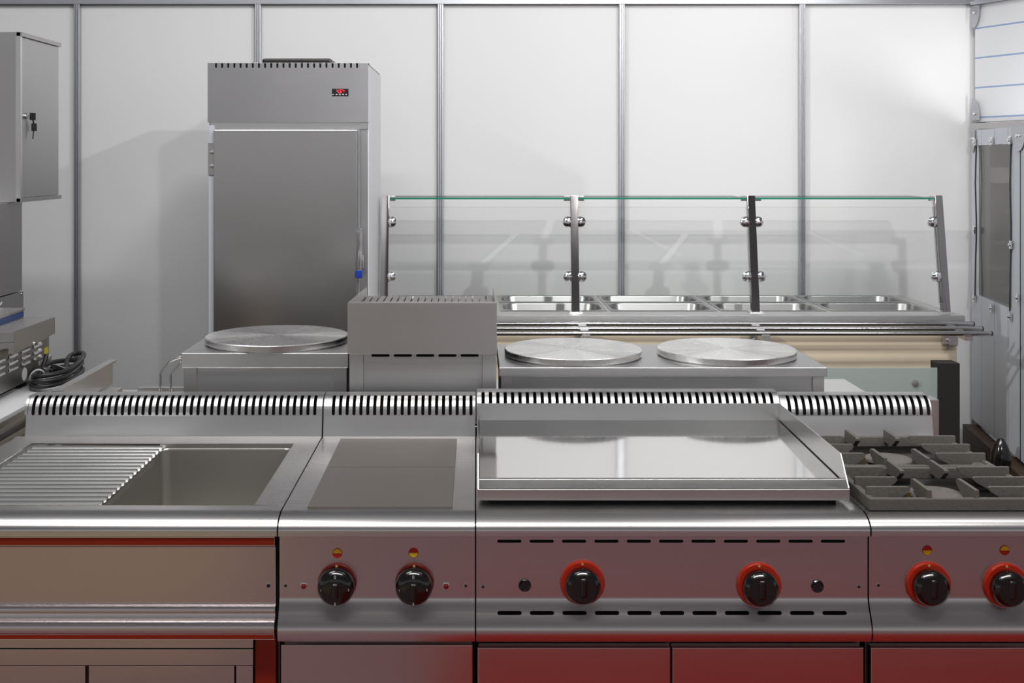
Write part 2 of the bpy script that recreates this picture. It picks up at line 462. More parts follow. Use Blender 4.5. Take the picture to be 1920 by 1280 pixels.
# fascia above
fa = thing('fascia_panel', 'white upper panel with thin blue lines above the windowed side panel', 'panel', (2.7, 6.36, 1.83))
fx = Vector((-.13, .35, 0)).normalized()
def fpt(t, off=0): return Vector((2.705, 6.355, 0)) - fx*t - Vector((fx.y, -fx.x, 0))*off
b = MB(); L_ = 1.35; c = fpt(L_/2); b.obox((c.x+.02, c.y, 2.148), fx, up, L_/2, .318, .015, .002)
fp = b.build('panel_board', M['fascia'], fa)
b = MB(); c = fpt(L_/2, 0); b.obox((c.x+.005, c.y, 1.808), fx, up, L_/2, .017, .03, .002)
b.build('bottom_rail', M['dull'], fa)
b = MB(); c = fpt(L_/2, 0); b.obox((c.x+.005, c.y, 2.475), fx, up, L_/2, .010, .03, .002)
b.build('top_rail', M['alu'], fa)
for z, sgn in ((2.46, -1), (1.84, 1)):
    c = fpt(.004, .012); n = 8; b = MB(); vs = []
    pts = [(0, 0), (.055, 0)] + [(.055*math.cos(PI/2*i/n)**.8 if i < n else 0, sgn*.12*math.sin(PI/2*i/n)) for i in range(1, n+1)]
    for tt in (0, .004):
        for u, dz in pts: q = Vector(c)-fx*u; vs.append((q.x-tt, q.y-tt*.4, z+dz))
    m_ = len(pts)
    b._poly(vs, [tuple(range(m_)), tuple(range(2*m_-1, m_-1, -1))]+[(i, (i+1) % m_, (i+1) % m_+m_, i+m_) for i in range(m_)])
    cp = b.build('corner_plate', M['alu'], fa)
    q = Vector(c)-fx*.02
    MB().lathe((q.x-.005, q.y-.002, z+sgn*.035), (-1, -.3, 0), [(.009, 0), (.008, .004), (0, .006)], 12).build('rivet', M['chrome'], cp)

# timber and dark items along the foot of the side panel
b = MB(); side_slab(b, 4.6, 6.3, .10, .20, .07, .06)
tag(b.build('timber_beam', M['beam']), 'dark orange-brown timber beam along the foot of the white side panel', 'beam')
b = MB(); side_slab(b, 4.2, 5.7, 0.0, .10, .09, .20)
tag(b.build('timber_sleeper', M['beam2']), 'olive-brown timber lying on the dark floor beside the counter end', 'beam')
b = MB(); c = rp(5.42, .10)
b.lathe((c[0], c[1], .201), (0, 0, 1), [(.040, 0), (.046, .02), (.044, .06), (.030, .10), (.012, .128), (0, .133)], 20)
tag(b.build('black_cap', M['knob']), 'small pointed glossy black cap on the timber beam by the side panel', 'cap')

# ------------------------------------------------------------------ knobs and small controls
PY = 2.385   # flat face of the control panels
def knob(parent, x, z, style):
    r = .0375
    b = MB(); y = PY-(.012 if style == 'hot' else .010)
    if style == 'hot':
        b.lathe((x, y, z), (0, -1, 0), [(r, 0), (r, .010), (r*.97, .016), (r*.80, .024), (r*.55, .027), (0, .028)], 48)
    else:
        b.lathe((x, y, z-.001), (0, -1, 0), [(r*.94, 0), (r*.96, .016), (r*.90, .022), (r*.72, .027), (r*.5, .027), (0, .027)], 48)
    k = b.build('control_knob', M['knob'], parent)
    b = MB(); b.prismz([(x-.009, y-.020), (x+.009, y-.020), (x+.0065, y-.031), (x-.0065, y-.031)], z-r*.50, z+r*(.35 if style == 'hot' else .55))
    bmesh.ops.bevel(b.bm, geom=b.bm.edges[:], offset=.0048, segments=4, profile=.5, affect='EDGES')
    b.build('grip', M['knob'], k)
    b = MB()
    R = .0395 if style == 'hot' else .0455
    b.lathe((x+(.0005), PY-.0005, z+(.0035 if style == 'hot' else 0)), (0, -1, 0), [(R, 0), (R, .006), (R*.95, .0095), (R*.80, .0095), (0, .0095)], 56)
    bz = b.build('bezel', M['darkred'] if style == 'hot' else M['red'], k)
    b = MB(); zz = z+(.0035 if style == 'hot' else 0)+R*.89
    b.lathe((x, PY-.0098, zz), (0, -1, 0), [(.0026, 0), (.0026, .0006), (0, .0006)], 16)
    b.build('pointer_dot', M['cream_dot'], k)
    if style == 'hot':
        for t_, dx, dz, s_ in (('0', 0, .026, .0095), ('5', 0, -.0275, .008), ('1', -.028, -.001, .006), ('2', .0275, .0005, .006)):
            text_obj(t_, s_, (x+dx, y-.0268, z+dz), M['white'], k)
    return k

def hob_symbol(parent, x, z, yellow_up):
    b = MB(); b.lathe((x, PY-.0008, z), (0, -1, 0), [(.0102, 0), (.0102, .0008), (0, .0008)], 36)
    s_ = b.build('hob_symbol', M['symred'], parent)
    b = MB(); n = 16; sg = 1 if yellow_up else -1
    vs = [(x+.009*math.cos(PI*i/n), PY-.0021, z+sg*.009*math.sin(PI*i/n)) for i in range(n+1)]
    b._poly(vs, [tuple(range(n+1))]); b.build('symbol_half', M['yellow'], s_, solid=.0003)

def screw(parent, x, z, r=.0038, name='screw'):
    b = MB(); b.lathe((x, PY+.0005, z), (0, -1, 0), [(r*1.25, 0), (r*1.2, .0020), (r, .0024)], 20)
    s_ = b.build(name, M['chrome'], parent)
    MB().lathe((x, PY-.001, z), (0, -1, 0), [(r*1.05, 0), (r*1.0, .0018), (0, .0018)], 20).build('screw_hole', M['black'], s_)

def pilot_lamp(parent, x, z):
    o = MB().lathe((x, PY, z), (0, -1, 0), [(.0072, 0), (.0072, .003), (.0055, .004)], 24).build('pilot_lamp_rim', M['chrome'], parent)
    MB().lathe((x, PY-.003, z), (0, -1, 0), [(.0056, 0), (.0054, .003), (0, .0055)], 24).build('lamp_lens', M['lamp'], o)

def push_button(parent, x, z):
    o = MB().lathe((x, PY, z), (0, -1, 0), [(.013, 0), (.0128, .004), (.011, .006), (.009, .0045), (0, .0045)], 28).build('ignition_button', M['knob'], parent)

# ------------------------------------------------------------------ front row units
YB = 3.063
PANEL = [(2.40, .860), (2.381, .860), (2.381, .8595), (PY, .857), (PY, .735), (2.384, .728), (2.3805, .717), (2.374, .705), (2.366, .692), (2.3605, .680), (2.3585, .668), (2.361, .657), (2.366, .651), (2.40, .651)]
def arc(cy, cz, ry, rz, a0, a1, n=10):
    return [(cy+ry*math.cos(math.radians(a0+(a1-a0)*i/n)), cz+rz*math.sin(math.radians(a0+(a1-a0)*i/n))) for i in range(n+1)]
NOSE = arc(2.425, .872, .057, .028, 90, 180, 12)+[(2.368, .863), (2.374, .861), (2.39, .861)]
def back_guard(parent, x0, x1, cs, hu=.0042, ztop=1.0, zs=.955, y0=3.063, r=.04):
    hz = ztop-zs
    prof = [(y0, .900), (y0+.010, zs-.004)] + arc(y0+.010+.042, zs, .042, hz, 180, 90, 10) + [(y0+.085, ztop), (y0+.085, .90)]
    lens = [math.hypot(b_[0]-a_[0], b_[1]-a_[1]) for a_, b_ in zip(prof, prof[1:])]
    base = lens[0]; arcl = sum(lens[1:12])
    vc = base+.003+arcl*.43; hv = arcl*.43
    g = MB().sheet(prof, x0, x1, cs, [(vc, hu, hv)]).build('back_guard', M['guard'], parent, solid=.0018)
    side = prof[:-1]
    for xa in (x0, x1-.0016):
        b = MB().prismx([(y, z) for y, z in side]+[(y0+.085, .90)], xa, xa+.0016)
        b.build('guard_end', M['guard'], g)
    b = MB(); b.box(x0+.003, x1-.003, y0+.058, y0+.083, .905, ztop-.006, 0)
    b.build('vent_cavity', M['black'], g)
    return g

def carcass(parent, x0, x1, y1=3.14):
    MB().box(x0+.004, x1-.004, 2.42, y1, .12, .86, .001).build('cabinet_body', M['dark'], parent)
    for lx in (x0+.05, x1-.05):
        for ly in (2.47, y1-.06):
            MB().lathe((lx, ly, 0), (0, 0, 1), [(.022, 0), (.022, .02), (.016, .025), (.016, .121)], 16).build('leg', M['chrome'], parent)

def door(parent, x0, x1, ztop=.629, m='door', tilt=0):
    b = MB(); b.box(x0, x1, 2.390, 2.412, .15, ztop, .003, 3)
    d = b.build('door', M[m], parent); return d

# --- sink
SX0, SX1 = -1.205, -.4045
sk = thing('sink_unit', 'stainless steel sink unit with ridged drainboard and deep basin', 'sink', (-.8, 2.75, 0))
# worktop: frame around one opening that holds drainboard and basin
ox0, ox1, oy0, oy1 = -1.137, -.466, 2.452, 2.986
b = MB()
b.sheet([(YB, .900), (oy1, .900)], SX0, SX1)
b.sheet([(oy0, .900)]+NOSE, SX0, SX1)
for xa, xb in ((SX0, ox0), (ox1, SX1)): b.sheet([(oy1, .900), (oy0, .900)], xa, xb)
bmesh.ops.remove_doubles(b.bm, verts=b.bm.verts[:], dist=1e-5)
wt = b.build('worktop', M['top'], sk, solid=.002)
b = MB()
for xa in (-.449, -.425): b.box(xa, xa+.003, 2.45, 3.02, .8995, .9012, .0006)
b.build('pressed_rib', M['top'], wt)
# drainboard: saw-tooth ridges running left to right
n = 17; prof = []
pit = (oy1-oy0)/n
for i in range(n):
    y = oy1-i*pit
    prof += [(y, .8895), (y-pit*.50, .8915), (y-pit*.62, .8965), (y-pit*.69, .8992), (y-pit*.74, .9000), (y-pit*.79, .8992), (y-pit*.84, .896)]
prof.append((oy0, .8905))
b = MB().sheet(prof, -1.125, -.7965)
db = b.build('drainboard', M['bright'], sk, sharp=24, solid=.0015)
MB().box(ox0, -1.12, oy0, oy1, .880, .887, .001).build('drain_channel', M['top'], db)
# basin
b = MB()
bx0, bx1 = -.808, ox1
R0 = rrect(bx0+.001, bx1-.001, oy0+.001, oy1-.001, .022)
for q in ((bx0, bx1, oy1-.001, oy1), (bx0, bx1, oy0, oy0+.001), (bx1-.001, bx1, oy0, oy1)): b.box(*q, .8885, .8992, 0)
well(b, (bx0, bx1, oy0, oy1, .8885), [(R0, .8885), (rrect(bx0+.004, bx1-.004, oy0+.004, oy1-.004, .022), .884), (rrect(bx0+.010, bx1-.010, oy0+.010, oy1-.010, .026), .70), (rrect(bx0+.018, bx1-.018, oy0+.018, oy1-.018, .03), .672), (rrect(bx0+.05, bx1-.05, oy0+.05, oy1-.05, .03), .662)])
bs = b.build('basin', M['basin'], sk, sharp=50)
MB().lathe((-.636, 2.72, .6622), (0, 0, 1), [(.032, 0), (.032, .002), (.024, .003), (.022, .0005), (0, .0005)], 28).build('drain', M['chrome'], bs)
MB().box(bx0+.004, bx0+.007, oy0+.03, oy1-.08, .868, .8835, .001).build('basin_lip', M['top'], bs)
back_guard(sk, SX0+.022, SX1-.001, slots(-1.184, -.425, 43))
# apron
ap = [(2.40, .860), (2.372, .860), (2.372, .843), (2.381, .839), (2.384, .836), (2.3875, .722), (2.385, .7175), (2.3790, .7155), (2.3765, .711), (2.3765, .7065), (2.380, .704), (2.3805, .701), (2.3775, .692), (2.3735, .6895), (2.3690, .6875), (2.3660, .682), (2.3645, .675), (2.3650, .669), (2.368, .665), (2.366, .655), (2.40, .652)]
a_ = MB().sheet(ap, SX0, SX1-.005).build('apron', M['panel'], sk, solid=.002)
MB().box(SX0, SX1-.006, 2.3705, 2.3725, .8435, .8585, .0006).build('apron_band', M['redsheen'], a_, 'band along the top of the apron, red reflection painted in')
MB().box(SX0, SX1-.006, 2.3640, 2.3668, .6555, .6640, .0006).build('apron_band', M['redsheen'], a_, 'thin band along the bottom of the apron, red reflection painted in')
screw(a_, -.424, .757)
MB().box(SX0+.004, SX1-.004, 2.43, 3.14, .12, .655, .001).build('cabinet_body', M['dark'], sk)
for xa in (SX0, ):
    pass
MB().box(SX0+.002, -.456, 2.388, 2.43, .6275, .6475, .001).build('front_rail', M['door'], sk)
MB().box(SX0+.002, -.456, 2.388, 2.43, .592, .6255, .001).build('front_rail', M['door'], sk)
for xa, xb in ((SX0+.01, -.800), (-.793, -.495), (-.4915, -.457)):
    MB().box(xa, xb, 2.390, 2.43, .15, .5905, .001).build('door', M['door'], sk)
MB().box(-.4535, -.411, 2.395, 2.43, .12, .648, .001).build('side_post', M['redsheen'], sk, 'side post beside the doors, red reflection painted in')
for lx in (-1.15, -.45):
    for ly in (2.47, 3.08): MB().lathe((lx, ly, 0), (0, 0, 1), [(.022, 0), (.022, .02), (.016, .025), (.016, .121)], 16).build('leg', M['chrome'], sk)
# basin hole must be free inside the body: body stops below the basin (see cabinet_body z)

# --- electric hotplate unit
HX0, HX1 = -.4015, -.003
hp = thing('electric_cooker', 'narrow stainless steel electric cooker with two flat square hotplates', 'cooker', (-.2, 2.75, 0))
b = MB().sheet([(YB, .900)]+NOSE, HX0, HX1); b.build('worktop', M['top'], hp, solid=.002)
for y0, y1 in ((2.427, 2.7375), (2.7405, 3.02)):
    MB().box(-.351, -.050, y0, y1, .8985, .9055, .0015).build('hotplate', M['hotplate'], hp)
back_guard(hp, HX0, HX1, slots(-.376, -.014, 21))
cp_ = MB().sheet(PANEL, HX0, HX1).build('control_panel', M['panel'], hp, solid=.002)
for x in (-.284, -.1265): knob(hp, x, .761, 'hot')
hob_symbol(hp, -.2835, .823, True); hob_symbol(hp, -.128, .824, False)
pilot_lamp(hp, -.352, .757); pilot_lamp(hp, -.062, .757)
screw(cp_, -.389, .757, .003); screw(cp_, -.0215, .757, .003)
carcass(hp, HX0, HX1)
door(hp, HX0+.001, HX1-.004, .634)

# --- griddle
GX0, GX1 = 0.0, .7985
gr = thing('griddle', 'wide stainless steel griddle with polished plate and splash walls', 'griddle', (.4, 2.75, 0))
b = MB().sheet([(YB, .900)]+NOSE, GX0, GX1); b.build('worktop', M['top'], gr, solid=.002)
back_guard(gr, GX0+.002, GX1-.004, slots(.018, .775, 40), .0044, 1.012, .967, 3.045)
# plate, slightly sloping to the front, with polished front edge
TX0, TX1 = .005, .782
b = MB().prismx([(2.514, .940), (3.015, .953), (3.015, .915), (2.514, .915)], TX0+.003, TX1-.003)
b.build('griddle_plate', M['griddle'], gr)
sp_ = [(3.020, .912), (3.020, .9965), (2.508, .9955), (2.452, .934), (2.452, .912)]
b = MB().prismx(sp_, TX0-.0016, TX0); b.prismx(sp_, TX1, TX1+.0016); b.box(TX0, TX1, 3.016, 3.020, .915, .9965, .0008)
b.build('splash_wall', M['bright'], gr)
b = MB()
b.sheet([(2.514, .9385), (2.513, .916), (2.456, .914), (2.452, .935), (2.4495, .935), (2.4495, .912)], TX0, TX1)
for yy, zz in ((2.5135, .9395), (2.4507, .9352)): b.tube([(TX0, yy, zz), (TX1, yy, zz)], .0017, 8)
b.build('grease_trough', M['bright'], gr, solid=.0012)
MB().box(TX0+.02, TX1-.02, 2.475, 3.01, .8995, .9125, 0).build('plinth', M['black'], gr)
cs = slots(.0675, .728, 11)
lens = [0]
for a1, b1 in zip(PANEL, PANEL[1:]): lens.append(lens[-1]+math.hypot(b1[0]-a1[0], b1[1]-a1[1]))
def vz(z):
    for i in range(3, 12):
        if PANEL[i][1] >= z >= PANEL[i+1][1]:
            return lens[i]+(PANEL[i][1]-z)/(PANEL[i][1]-PANEL[i+1][1])*(lens[i+1]-lens[i])
# the upper row sits just under the lip, the lower row where the panel begins to curve
PANELG = [(2.40, .860), (2.381, .860), (2.381, .8595)]+[(PY, .857)]+PANEL[4:]
lens = [0]
for a1, b1 in zip(PANELG, PANELG[1:]): lens.append(lens[-1]+math.hypot(b1[0]-a1[0], b1[1]-a1[1]))
v_up = lens[3]+(.857-.8475); v_lo = lens[4]+.0095+.023
gp = MB().sheet(PANELG, GX0, GX1, cs, [(v_up, .0247, .0032), (v_lo, .0247, .0040)]).build('control_panel', M['panel'], gr, solid=.002)
MB().box(GX0+.004, GX1-.004, 2.392, 2.42, .655, .855, 0).build('vent_cavity', M['black'], gp)
knob(gr, .216, .7635, 'gas'); knob(gr, .5755, .759, 'gas')
push_button(gr, .099, .758); push_button(gr, .696, .756)
screw(gp, .0135, .755, .003); screw(gp, .7805, .755, .003)
carcass(gr, GX0, GX1)
door(gr, .002, .3975, .6285); door(gr, .401, .7935, .6285)

# --- gas range
RX0, RX1 = .8015, 1.2
rg = thing('gas_range', 'two-burner gas range with black cast iron grates and red-rimmed knobs', 'cooker', (1.0, 2.75, 0))
b = MB()
b.sheet([(YB, .900), (2.99, .900)], RX0, RX1); b.sheet([(2.425, .900)]+NOSE, RX0, RX1)
b.sheet([(2.99, .900), (2.425, .900)], RX0, RX0+.012); b.sheet([(2.99, .900), (2.425, .900)], RX1-.012, RX1)
bmesh.ops.remove_doubles(b.bm, verts=b.bm.verts[:], dist=1e-5)
b.build('worktop', M['top'], rg, solid=.002)
b = MB(); well(b, (RX0+.012, RX1-.012, 2.425, 2.99, .8995), [(rrect(RX0+.013, RX1-.013, 2.426, 2.989, .02), .8995), (rrect(RX0+.018, RX1-.018, 2.431, 2.984, .02), .886), (rrect(RX0+.04, RX1-.04, 2.45, 2.96, .02), .883)])
b.build('burner_pan', M['enamel'], rg)
back_guard(rg, RX0+.001, RX1-.001, slots(.825, 1.19, 20)[:20], .0044, 1.0, .955, 3.063)
MB().box(1.2, 1.2225, 3.085, 3.145, .12, .992, .0015).build('side_flue', M['guard'], rg)
for cy in (2.79, 2.50):
    b = MB().lathe((.985, cy, .8835), (0, 0, 1), [(.062, 0), (.062, .008), (.047, .012), (.047, .022)], 40)
    bu = b.build('burner', M['enamel'], rg)
    MB().lathe((.985, cy, .9055), (0, 0, 1), [(.052, 0), (.056, .003), (.054, .0075), (.02, .0095), (0, .0095)], 40).build('burner_cap', M['burner'], bu)
    b = MB()
    for dx, dy in ((-.062, -.012), (-.058, .01)):
        b.cyl((.985+dx, cy+dy, .89), (.985+dx, cy+dy, .918), .003, 8)
    b.build('spark_plug', M['brass'], bu)
def finger(b, p, q, z0, z1, w=.0055, droop=.0):
    """cast blade from p (root) to q (tip): tapering underside"""
    p = Vector((*p, 0)); q = Vector((*q, 0)); t = (q-p).normalized(); nrm = Vector((-t.y, t.x, 0))
    Ln = (q-p).length
    prof = [(0, z0), (Ln*.72, z0+.002), (Ln*.95, z1-.012), (Ln, z1-.007), (Ln, z1-.002), (Ln-.003, z1), (0, z1)]
    vs = []
    for sgn in (-1, 1):
        for u, z in prof: vs.append(p+t*u+nrm*sgn*w*(1 if z < z1-.001 else .75)+Vector((0, 0, z)))
    n_ = len(prof)
    b._poly(vs, [tuple(range(n_)), tuple(range(2*n_-1, n_-1, -1))]+[(i, (i+1) % n_, (i+1) % n_+n_, i+n_) for i in range(n_)])
for gy0, gy1, cy in ((2.672, 2.965, 2.81), (2.412, 2.666, 2.52)):
    b = MB(); fx0, fx1 = .812, 1.190
    zt, zb = .926, .9005
    b.box(fx0, fx0+.014, gy0+.008, gy1-.008, zb+.0004, zt-.0003, .003); b.box(fx1-.014, fx1, gy0+.008, gy1-.008, zb+.0004, zt-.0003, .003)
    b.box(fx0, fx1, gy0, gy0+.014, zb, zt, .003); b.box(fx0, fx1, gy1-.014, gy1, zb, zt, .003)
    # curved web pieces in the corners of the frame
    for k_ in ((0, gy0, 1), (0, gy1, -1), (1, gy0, 1), (1, gy1, -1)):
        xx = fx0+.01 if k_[0] == 0 else fx1-.01; sx = 1 if k_[0] == 0 else -1
        pts = [(xx, k_[1]+k_[2]*.01), (xx+sx*.07, k_[1]+k_[2]*.01), (xx+sx*.035, k_[1]+k_[2]*.028), (xx+sx*.015, k_[1]+k_[2]*.06), (xx, k_[1]+k_[2]*.085)]
        b.prismz(pts, zb+.006, zt-.004)
    fr_ = b.build('pan_grate', M['iron'], rg)
    ys = (cy-.085, cy, cy+.085) if cy > 2.7 else (cy-.075, cy+.0, cy+.083)
    for y in ys:
        b = MB(); finger(b, (fx0+.004, y), (.906, y), .9135, .942); b.build('grate_finger', M['iron'], fr_)
        b = MB(); finger(b, (fx1-.004, y), (1.072, y), .9135, .942); b.build('grate_finger', M['iron'], fr_)
    for x in (.938, 1.036):
        b = MB(); finger(b, (x, gy0+.004), (x, gy0+.098), .9135, .942); b.build('grate_finger', M['iron'], fr_)
        b = MB(); finger(b, (x, gy1-.004), (x, gy1-.092), .9135, .942); b.build('grate_finger', M['iron'], fr_)
cpr = MB().sheet(PANEL, RX0, RX1).build('control_panel', M['panel'], rg, solid=.002)
knob(rg, .921, .7605, 'gas'); knob(rg, 1.079, .7585, 'gas')
hob_symbol(rg, .9205, .829, False); hob_symbol(rg, 1.0785, .829, True)
screw(cpr, .8205, .758, .003)
carcass(rg, RX0, RX1)
door(rg, RX0+.006, RX1-.003, .6285)

# ------------------------------------------------------------------ second row
bw = thing('base_counter', 'low steel worktop behind the front row carrying the round crepe makers and grill', 'counter', (.2, 3.5, 0))
MB().box(-.83, 1.22, 3.18, 3.87, .865, .900, .002).build('worktop', M['bright'], bw)
MB().box(-.81, 1.20, 3.22, 3.85, .10, .866, .001).build('cabinet_body', M['dull'], bw)
for lx in (-.75, .2, 1.14):
    for ly in (3.26, 3.80): MB().cyl((lx, ly, 0), (lx, ly, .101), .02, 16).build('leg', M['chrome'], bw)

def crepe(name, label, x0, x1, y0, y1, zt, th, plates, r, legw):
    t = thing(name, label, 'crepe maker', ((x0+x1)/2, (y0+y1)/2, .9))
    MB().box(x0, x1, y0, y1, zt-th, zt, .003, 3).build('top_casing', M['guard'], t)
    for xa in (x0+.006, x1-.006-legw):
        for ya in (y0+.008, y1-.06):
            MB().box(xa, xa+legw, ya, ya+.05, .901, zt-th, .002).build('leg', M['dull'], t)
    MB().box(x0+.006+legw-.004, x1-.002-legw, y0+.016, y1-.02, .915, zt-th, .001).build('front_panel', M['guard'], t)
    for cx in plates:
        c = (cx, (y0+y1)/2-.005, zt)
        b = MB().lathe(c, (0, 0, 1), [(r-.012, 0), (r-.012, .004), (r, .004), (r, .019), (r-.002, .021), (0, .0212)], 96)
        p = b.build('cooking_plate', M['spun'], t, origin=c, sharp=30)
    return t
crepe('crepe_maker', 'steel crepe maker with one round cooking plate in front of the fridge', -.827, -.357, 3.27, 3.68, 1.085, .042, (-.592,), .209, .036)
crepe('double_crepe_maker', 'steel crepe maker with two round cooking plates side by side', .062, .968, 3.22, 3.63, 1.054, .026, (.283, .732), .20, .032)

cg = thing('ribbed_grill', 'tall box-fronted steel grill with ribbed top between the crepe makers', 'grill', (-.15, 3.45, .9))
MB().box(-.350, .056, 3.172, 3.20, 1.098, 1.2375, .0015).build('front_hood', M['dull'], cg)
MB().box(-.346, .052, 3.199, 3.705, 1.10, 1.172, .001).build('casing', M['dull'], cg)
b = MB(); n = 19; prof = []
w_ = .396/n
for i in range(n):
    x = -.345+i*w_; b.box(x+.002, x+w_-.002, 3.21, 3.69, 1.178, 1.196, .001)
b.box(-.345, .051, 3.21, 3.69, 1.172, 1.186, 0)
b.build('ribbed_plate', M['ribbed'], cg)
b = MB()
wl = [(3.20, 1.16), (3.20, 1.238), (3.703, 1.222), (3.703, 1.16)]
b.prismx(wl, -.3485, -.3465); b.prismx(wl, .0525, .0545)
b.build('side_wall', M['dull'], cg)
b = MB()
cs5 = slots(-.262, -.018, 5)
b.sheet([(3.197, 1.099), (3.197, 1.072), (3.200, 1.070), (3.200, .903)], -.308, .016, cs5, [(.0085, .025, .0035)])
b.build('front_panel', M['guard'], cg, solid=.0015)
MB().box(-.306, .014, 3.215, 3.66, .903, 1.1, 0).build('vent_cavity', M['black'], cg)
for xa in (-.347, .0165):
    for ya in (3.19, 3.62): MB().box(xa, xa+.0385, ya, ya+.05, .9005, 1.099, .002).build('leg', M['guard'], cg)

# fryer with basket
fy = thing('deep_fryer', 'low steel fryer with open well behind the left end of the sink', 'fryer', (-.98, 3.43, 0))
b = MB(); well(b, (-1.14, -.834, 3.18, 3.69, .900), [(rrect(-1.06, -.87, 3.30, 3.64, .02), .900), (rrect(-1.055, -.875, 3.305, 3.635, .02), .893), (rrect(-1.05, -.88, 3.31, 3.63, .02), .74)])
b.sheet([(3.69, .9), (3.69, .86)], -1.14, -.834)
b.build('worktop', M['top'], fy, sharp=30)
MB().box(-1.135, -.838, 3.185, 3.685, .10, .735, .001).build('cabinet_body', M['dull'], fy)
for y_ in (3.2, 3.66): MB().box(-1.135, -.838, y_-.006, y_+.006, .735, .885, .001).build('body_rail', M['dull'], fy)
for lx in (-1.09, -.88):
    for ly in (3.24, 3.63): MB().cyl((lx, ly, 0), (lx, ly, .101), .02, 16).build('leg', M['chrome'], fy)
b = MB().box(-1.141, -1.137, 3.165, 3.655, .925, .993, .0008); b.box(-1.153, -1.128, 3.165, 3.662, .992, 1.0, .001)
b.build('side_splash', M['guard'], fy)
b = MB().box(-1.128, -1.09, 3.2, 3.60, .902, .925, .002); b.build('inner_ledge', M['dull'], fy)
MB().box(-1.06, -.84, 3.655, 3.68, .900, .912, .001).build('rear_rail', M['guard'], fy)
fb = thing('fryer_basket', 'wire fryer basket with bent double handle hanging in the fryer well', 'basket', (-.95, 3.5, .75))
b = MB()
for i in range(7):
    x = -1.03+i*.022; b.tube([(x, 3.33, .885), (x, 3.33, .76), (x, 3.60, .76), (x, 3.60, .885)], .0012, 6)
for i in range(9):
    y = 3.335+i*.033; b.tube([(-1.03, y, .885), (-1.03, y, .76), (-.898, y, .76), (-.898, y, .885)], .0012, 6)
for z in (.80, .84, .885): b.tube([(-1.03, 3.33, z), (-.898, 3.33, z), (-.898, 3.60, z), (-1.03, 3.60, z), (-1.03, 3.33, z)], .0018, 6)
b.build('wire_body', M['chrome'], fb)
for dx, dy, dz in ((0, 0, 0), (.027, .02, -.008)):
    b = MB(); x0 = -.975+dx; y = 3.605+dy
    b.tube([(x0, y, .885), (x0, y, .93), (x0, y, .965+dz), (x0+.004, y, .972+dz), (x0+.028, y, 1.003+dz), (x0+.034, y, 1.007+dz), (x0+.062, y, 1.017+dz), (x0+.08, y, 1.017+dz)], .0042, 12)
    b.build('handle_wire', M['bright'], fb)

# ------------------------------------------------------------------ left station
st = thing('white_topped_counter', 'white-topped side counter at the far left under the countertop grill', 'counter', (-1.9, 3.3, 0))
MB().box(-2.6, -1.335, 2.5, 3.95, .885, .900, .003).build('counter_top', M['whiteplate'], st)
MB().box(-2.6, -1.341, 2.505, 3.945, .868, .885, .001).build('edge_rail', M['guard'], st)
MB().box(-2.6, -1.42, 2.55, 3.9, .10, .868, .001).build('cabinet_body', M['dark'], st)
for z in (.845, .80, .70): MB().box(-1.43, -1.385, 2.56, 3.88, z-.012, z+.006, .001).build('side_rail', M['guard'], st)
for lx in (-2.5, -1.5):
    for ly in (2.6, 3.85): MB().cyl((lx, ly, 0), (lx, ly, .101), .02, 16).build('leg', M['chrome'], st)

mg = thing('countertop_grill', 'steel countertop grill with louvred side and blue strip at the left edge', 'grill', (-1.7, 3.55, .9))
MB().box(-2.15, -1.437, 3.05, 3.93, .918, 1.052, .002).build('casing', M['dark'], mg)
for lx in (-2.1, -1.50):
    for ly in (3.1, 3.84): MB().lathe((lx, ly, .9005), (0, 0, 1), [(.02, 0), (.018, .018)], 16).build('foot', M['rubber'], mg)
for cy in (3.22, 3.32, 3.42, 3.52, 3.62, 3.72, 3.82):
    for k in range(3):
        z = .978+k*.0205
        n_ = 8; pts = [(0, -.008), (.008, -.002), (.006, .004), (0, .008)]
        vs = []
        for yy, s_ in ((cy-.032, .3), (cy-.027, 1), (cy+.027, 1), (cy+.032, .3)):
            for u, dz in pts: vs.append((-1.437+u*s_, yy, z+dz))
        fs = []
        for a1 in range(3):
            for i in range(3): fs.append((a1*4+i, a1*4+i+1, a1*4+4+i+1, a1*4+4+i))
        b = MB(); b._poly(vs, fs); b.build('louvre', M['bright'], mg)
MB().box(-1.4375, -1.4355, 3.882, 3.918, .979, 1.000, 0).build('sticker', M['gyellow'], mg, 'yellow sticker')
MB().box(-1.4375, -1.4355, 3.835, 3.875, .925, .964, 0).build('sticker', M['white'], mg, 'white rectangular sticker')
MB().lathe((-1.4372, 3.715, .944), (1, 0, 0), [(.021, 0), (.021, .001), (0, .001)], 28).build('sticker', M['white'], mg, 'round white sticker')
b = MB().prismx([(3.54, 1.102), (3.885, 1.102), (3.885, 1.048), (3.54, 1.036)], -1.406, -1.402); b.box(-1.50, -1.403, 3.54, 3.886, 1.098, 1.102, .0008)
b.box(-1.50, -1.402, 3.538, 3.542, 1.072, 1.102, .0008); b.box(-1.418, -1.402, 3.538, 3.542, 1.038, 1.075, .0008); b.box(-1.50, -1.402, 3.882, 3.886, 1.05, 1.102, .0008)
b.box(-1.50, -1.42, 3.545, 3.88, 1.052, 1.07, 0)
b.build('side_channel', M['dull'], mg)
MB().lathe((-1.402, 3.70, 1.045), (1, 0, 0), [(.006, 0), (.005, .004), (0, .006)], 14).build('screw', M['chrome'], mg)
MB().tube([(-1.62, 3.50, 1.055), (-1.50, 3.51, 1.062), (-1.46, 3.545, 1.062), (-1.44, 3.60, 1.062)], .010, 12).build('pivot_rod', M['chrome'], mg)
MB().box(-2.12, -1.515, 3.3, 3.92, 1.120, 1.130, .0015).build('lid', M['dull'], mg)
MB().box(-2.10, -1.5165, 3.32, 3.915, 1.100, 1.120, .001).build('blue_strip', M['bluestrip'], mg, 'blue strip under the lid')
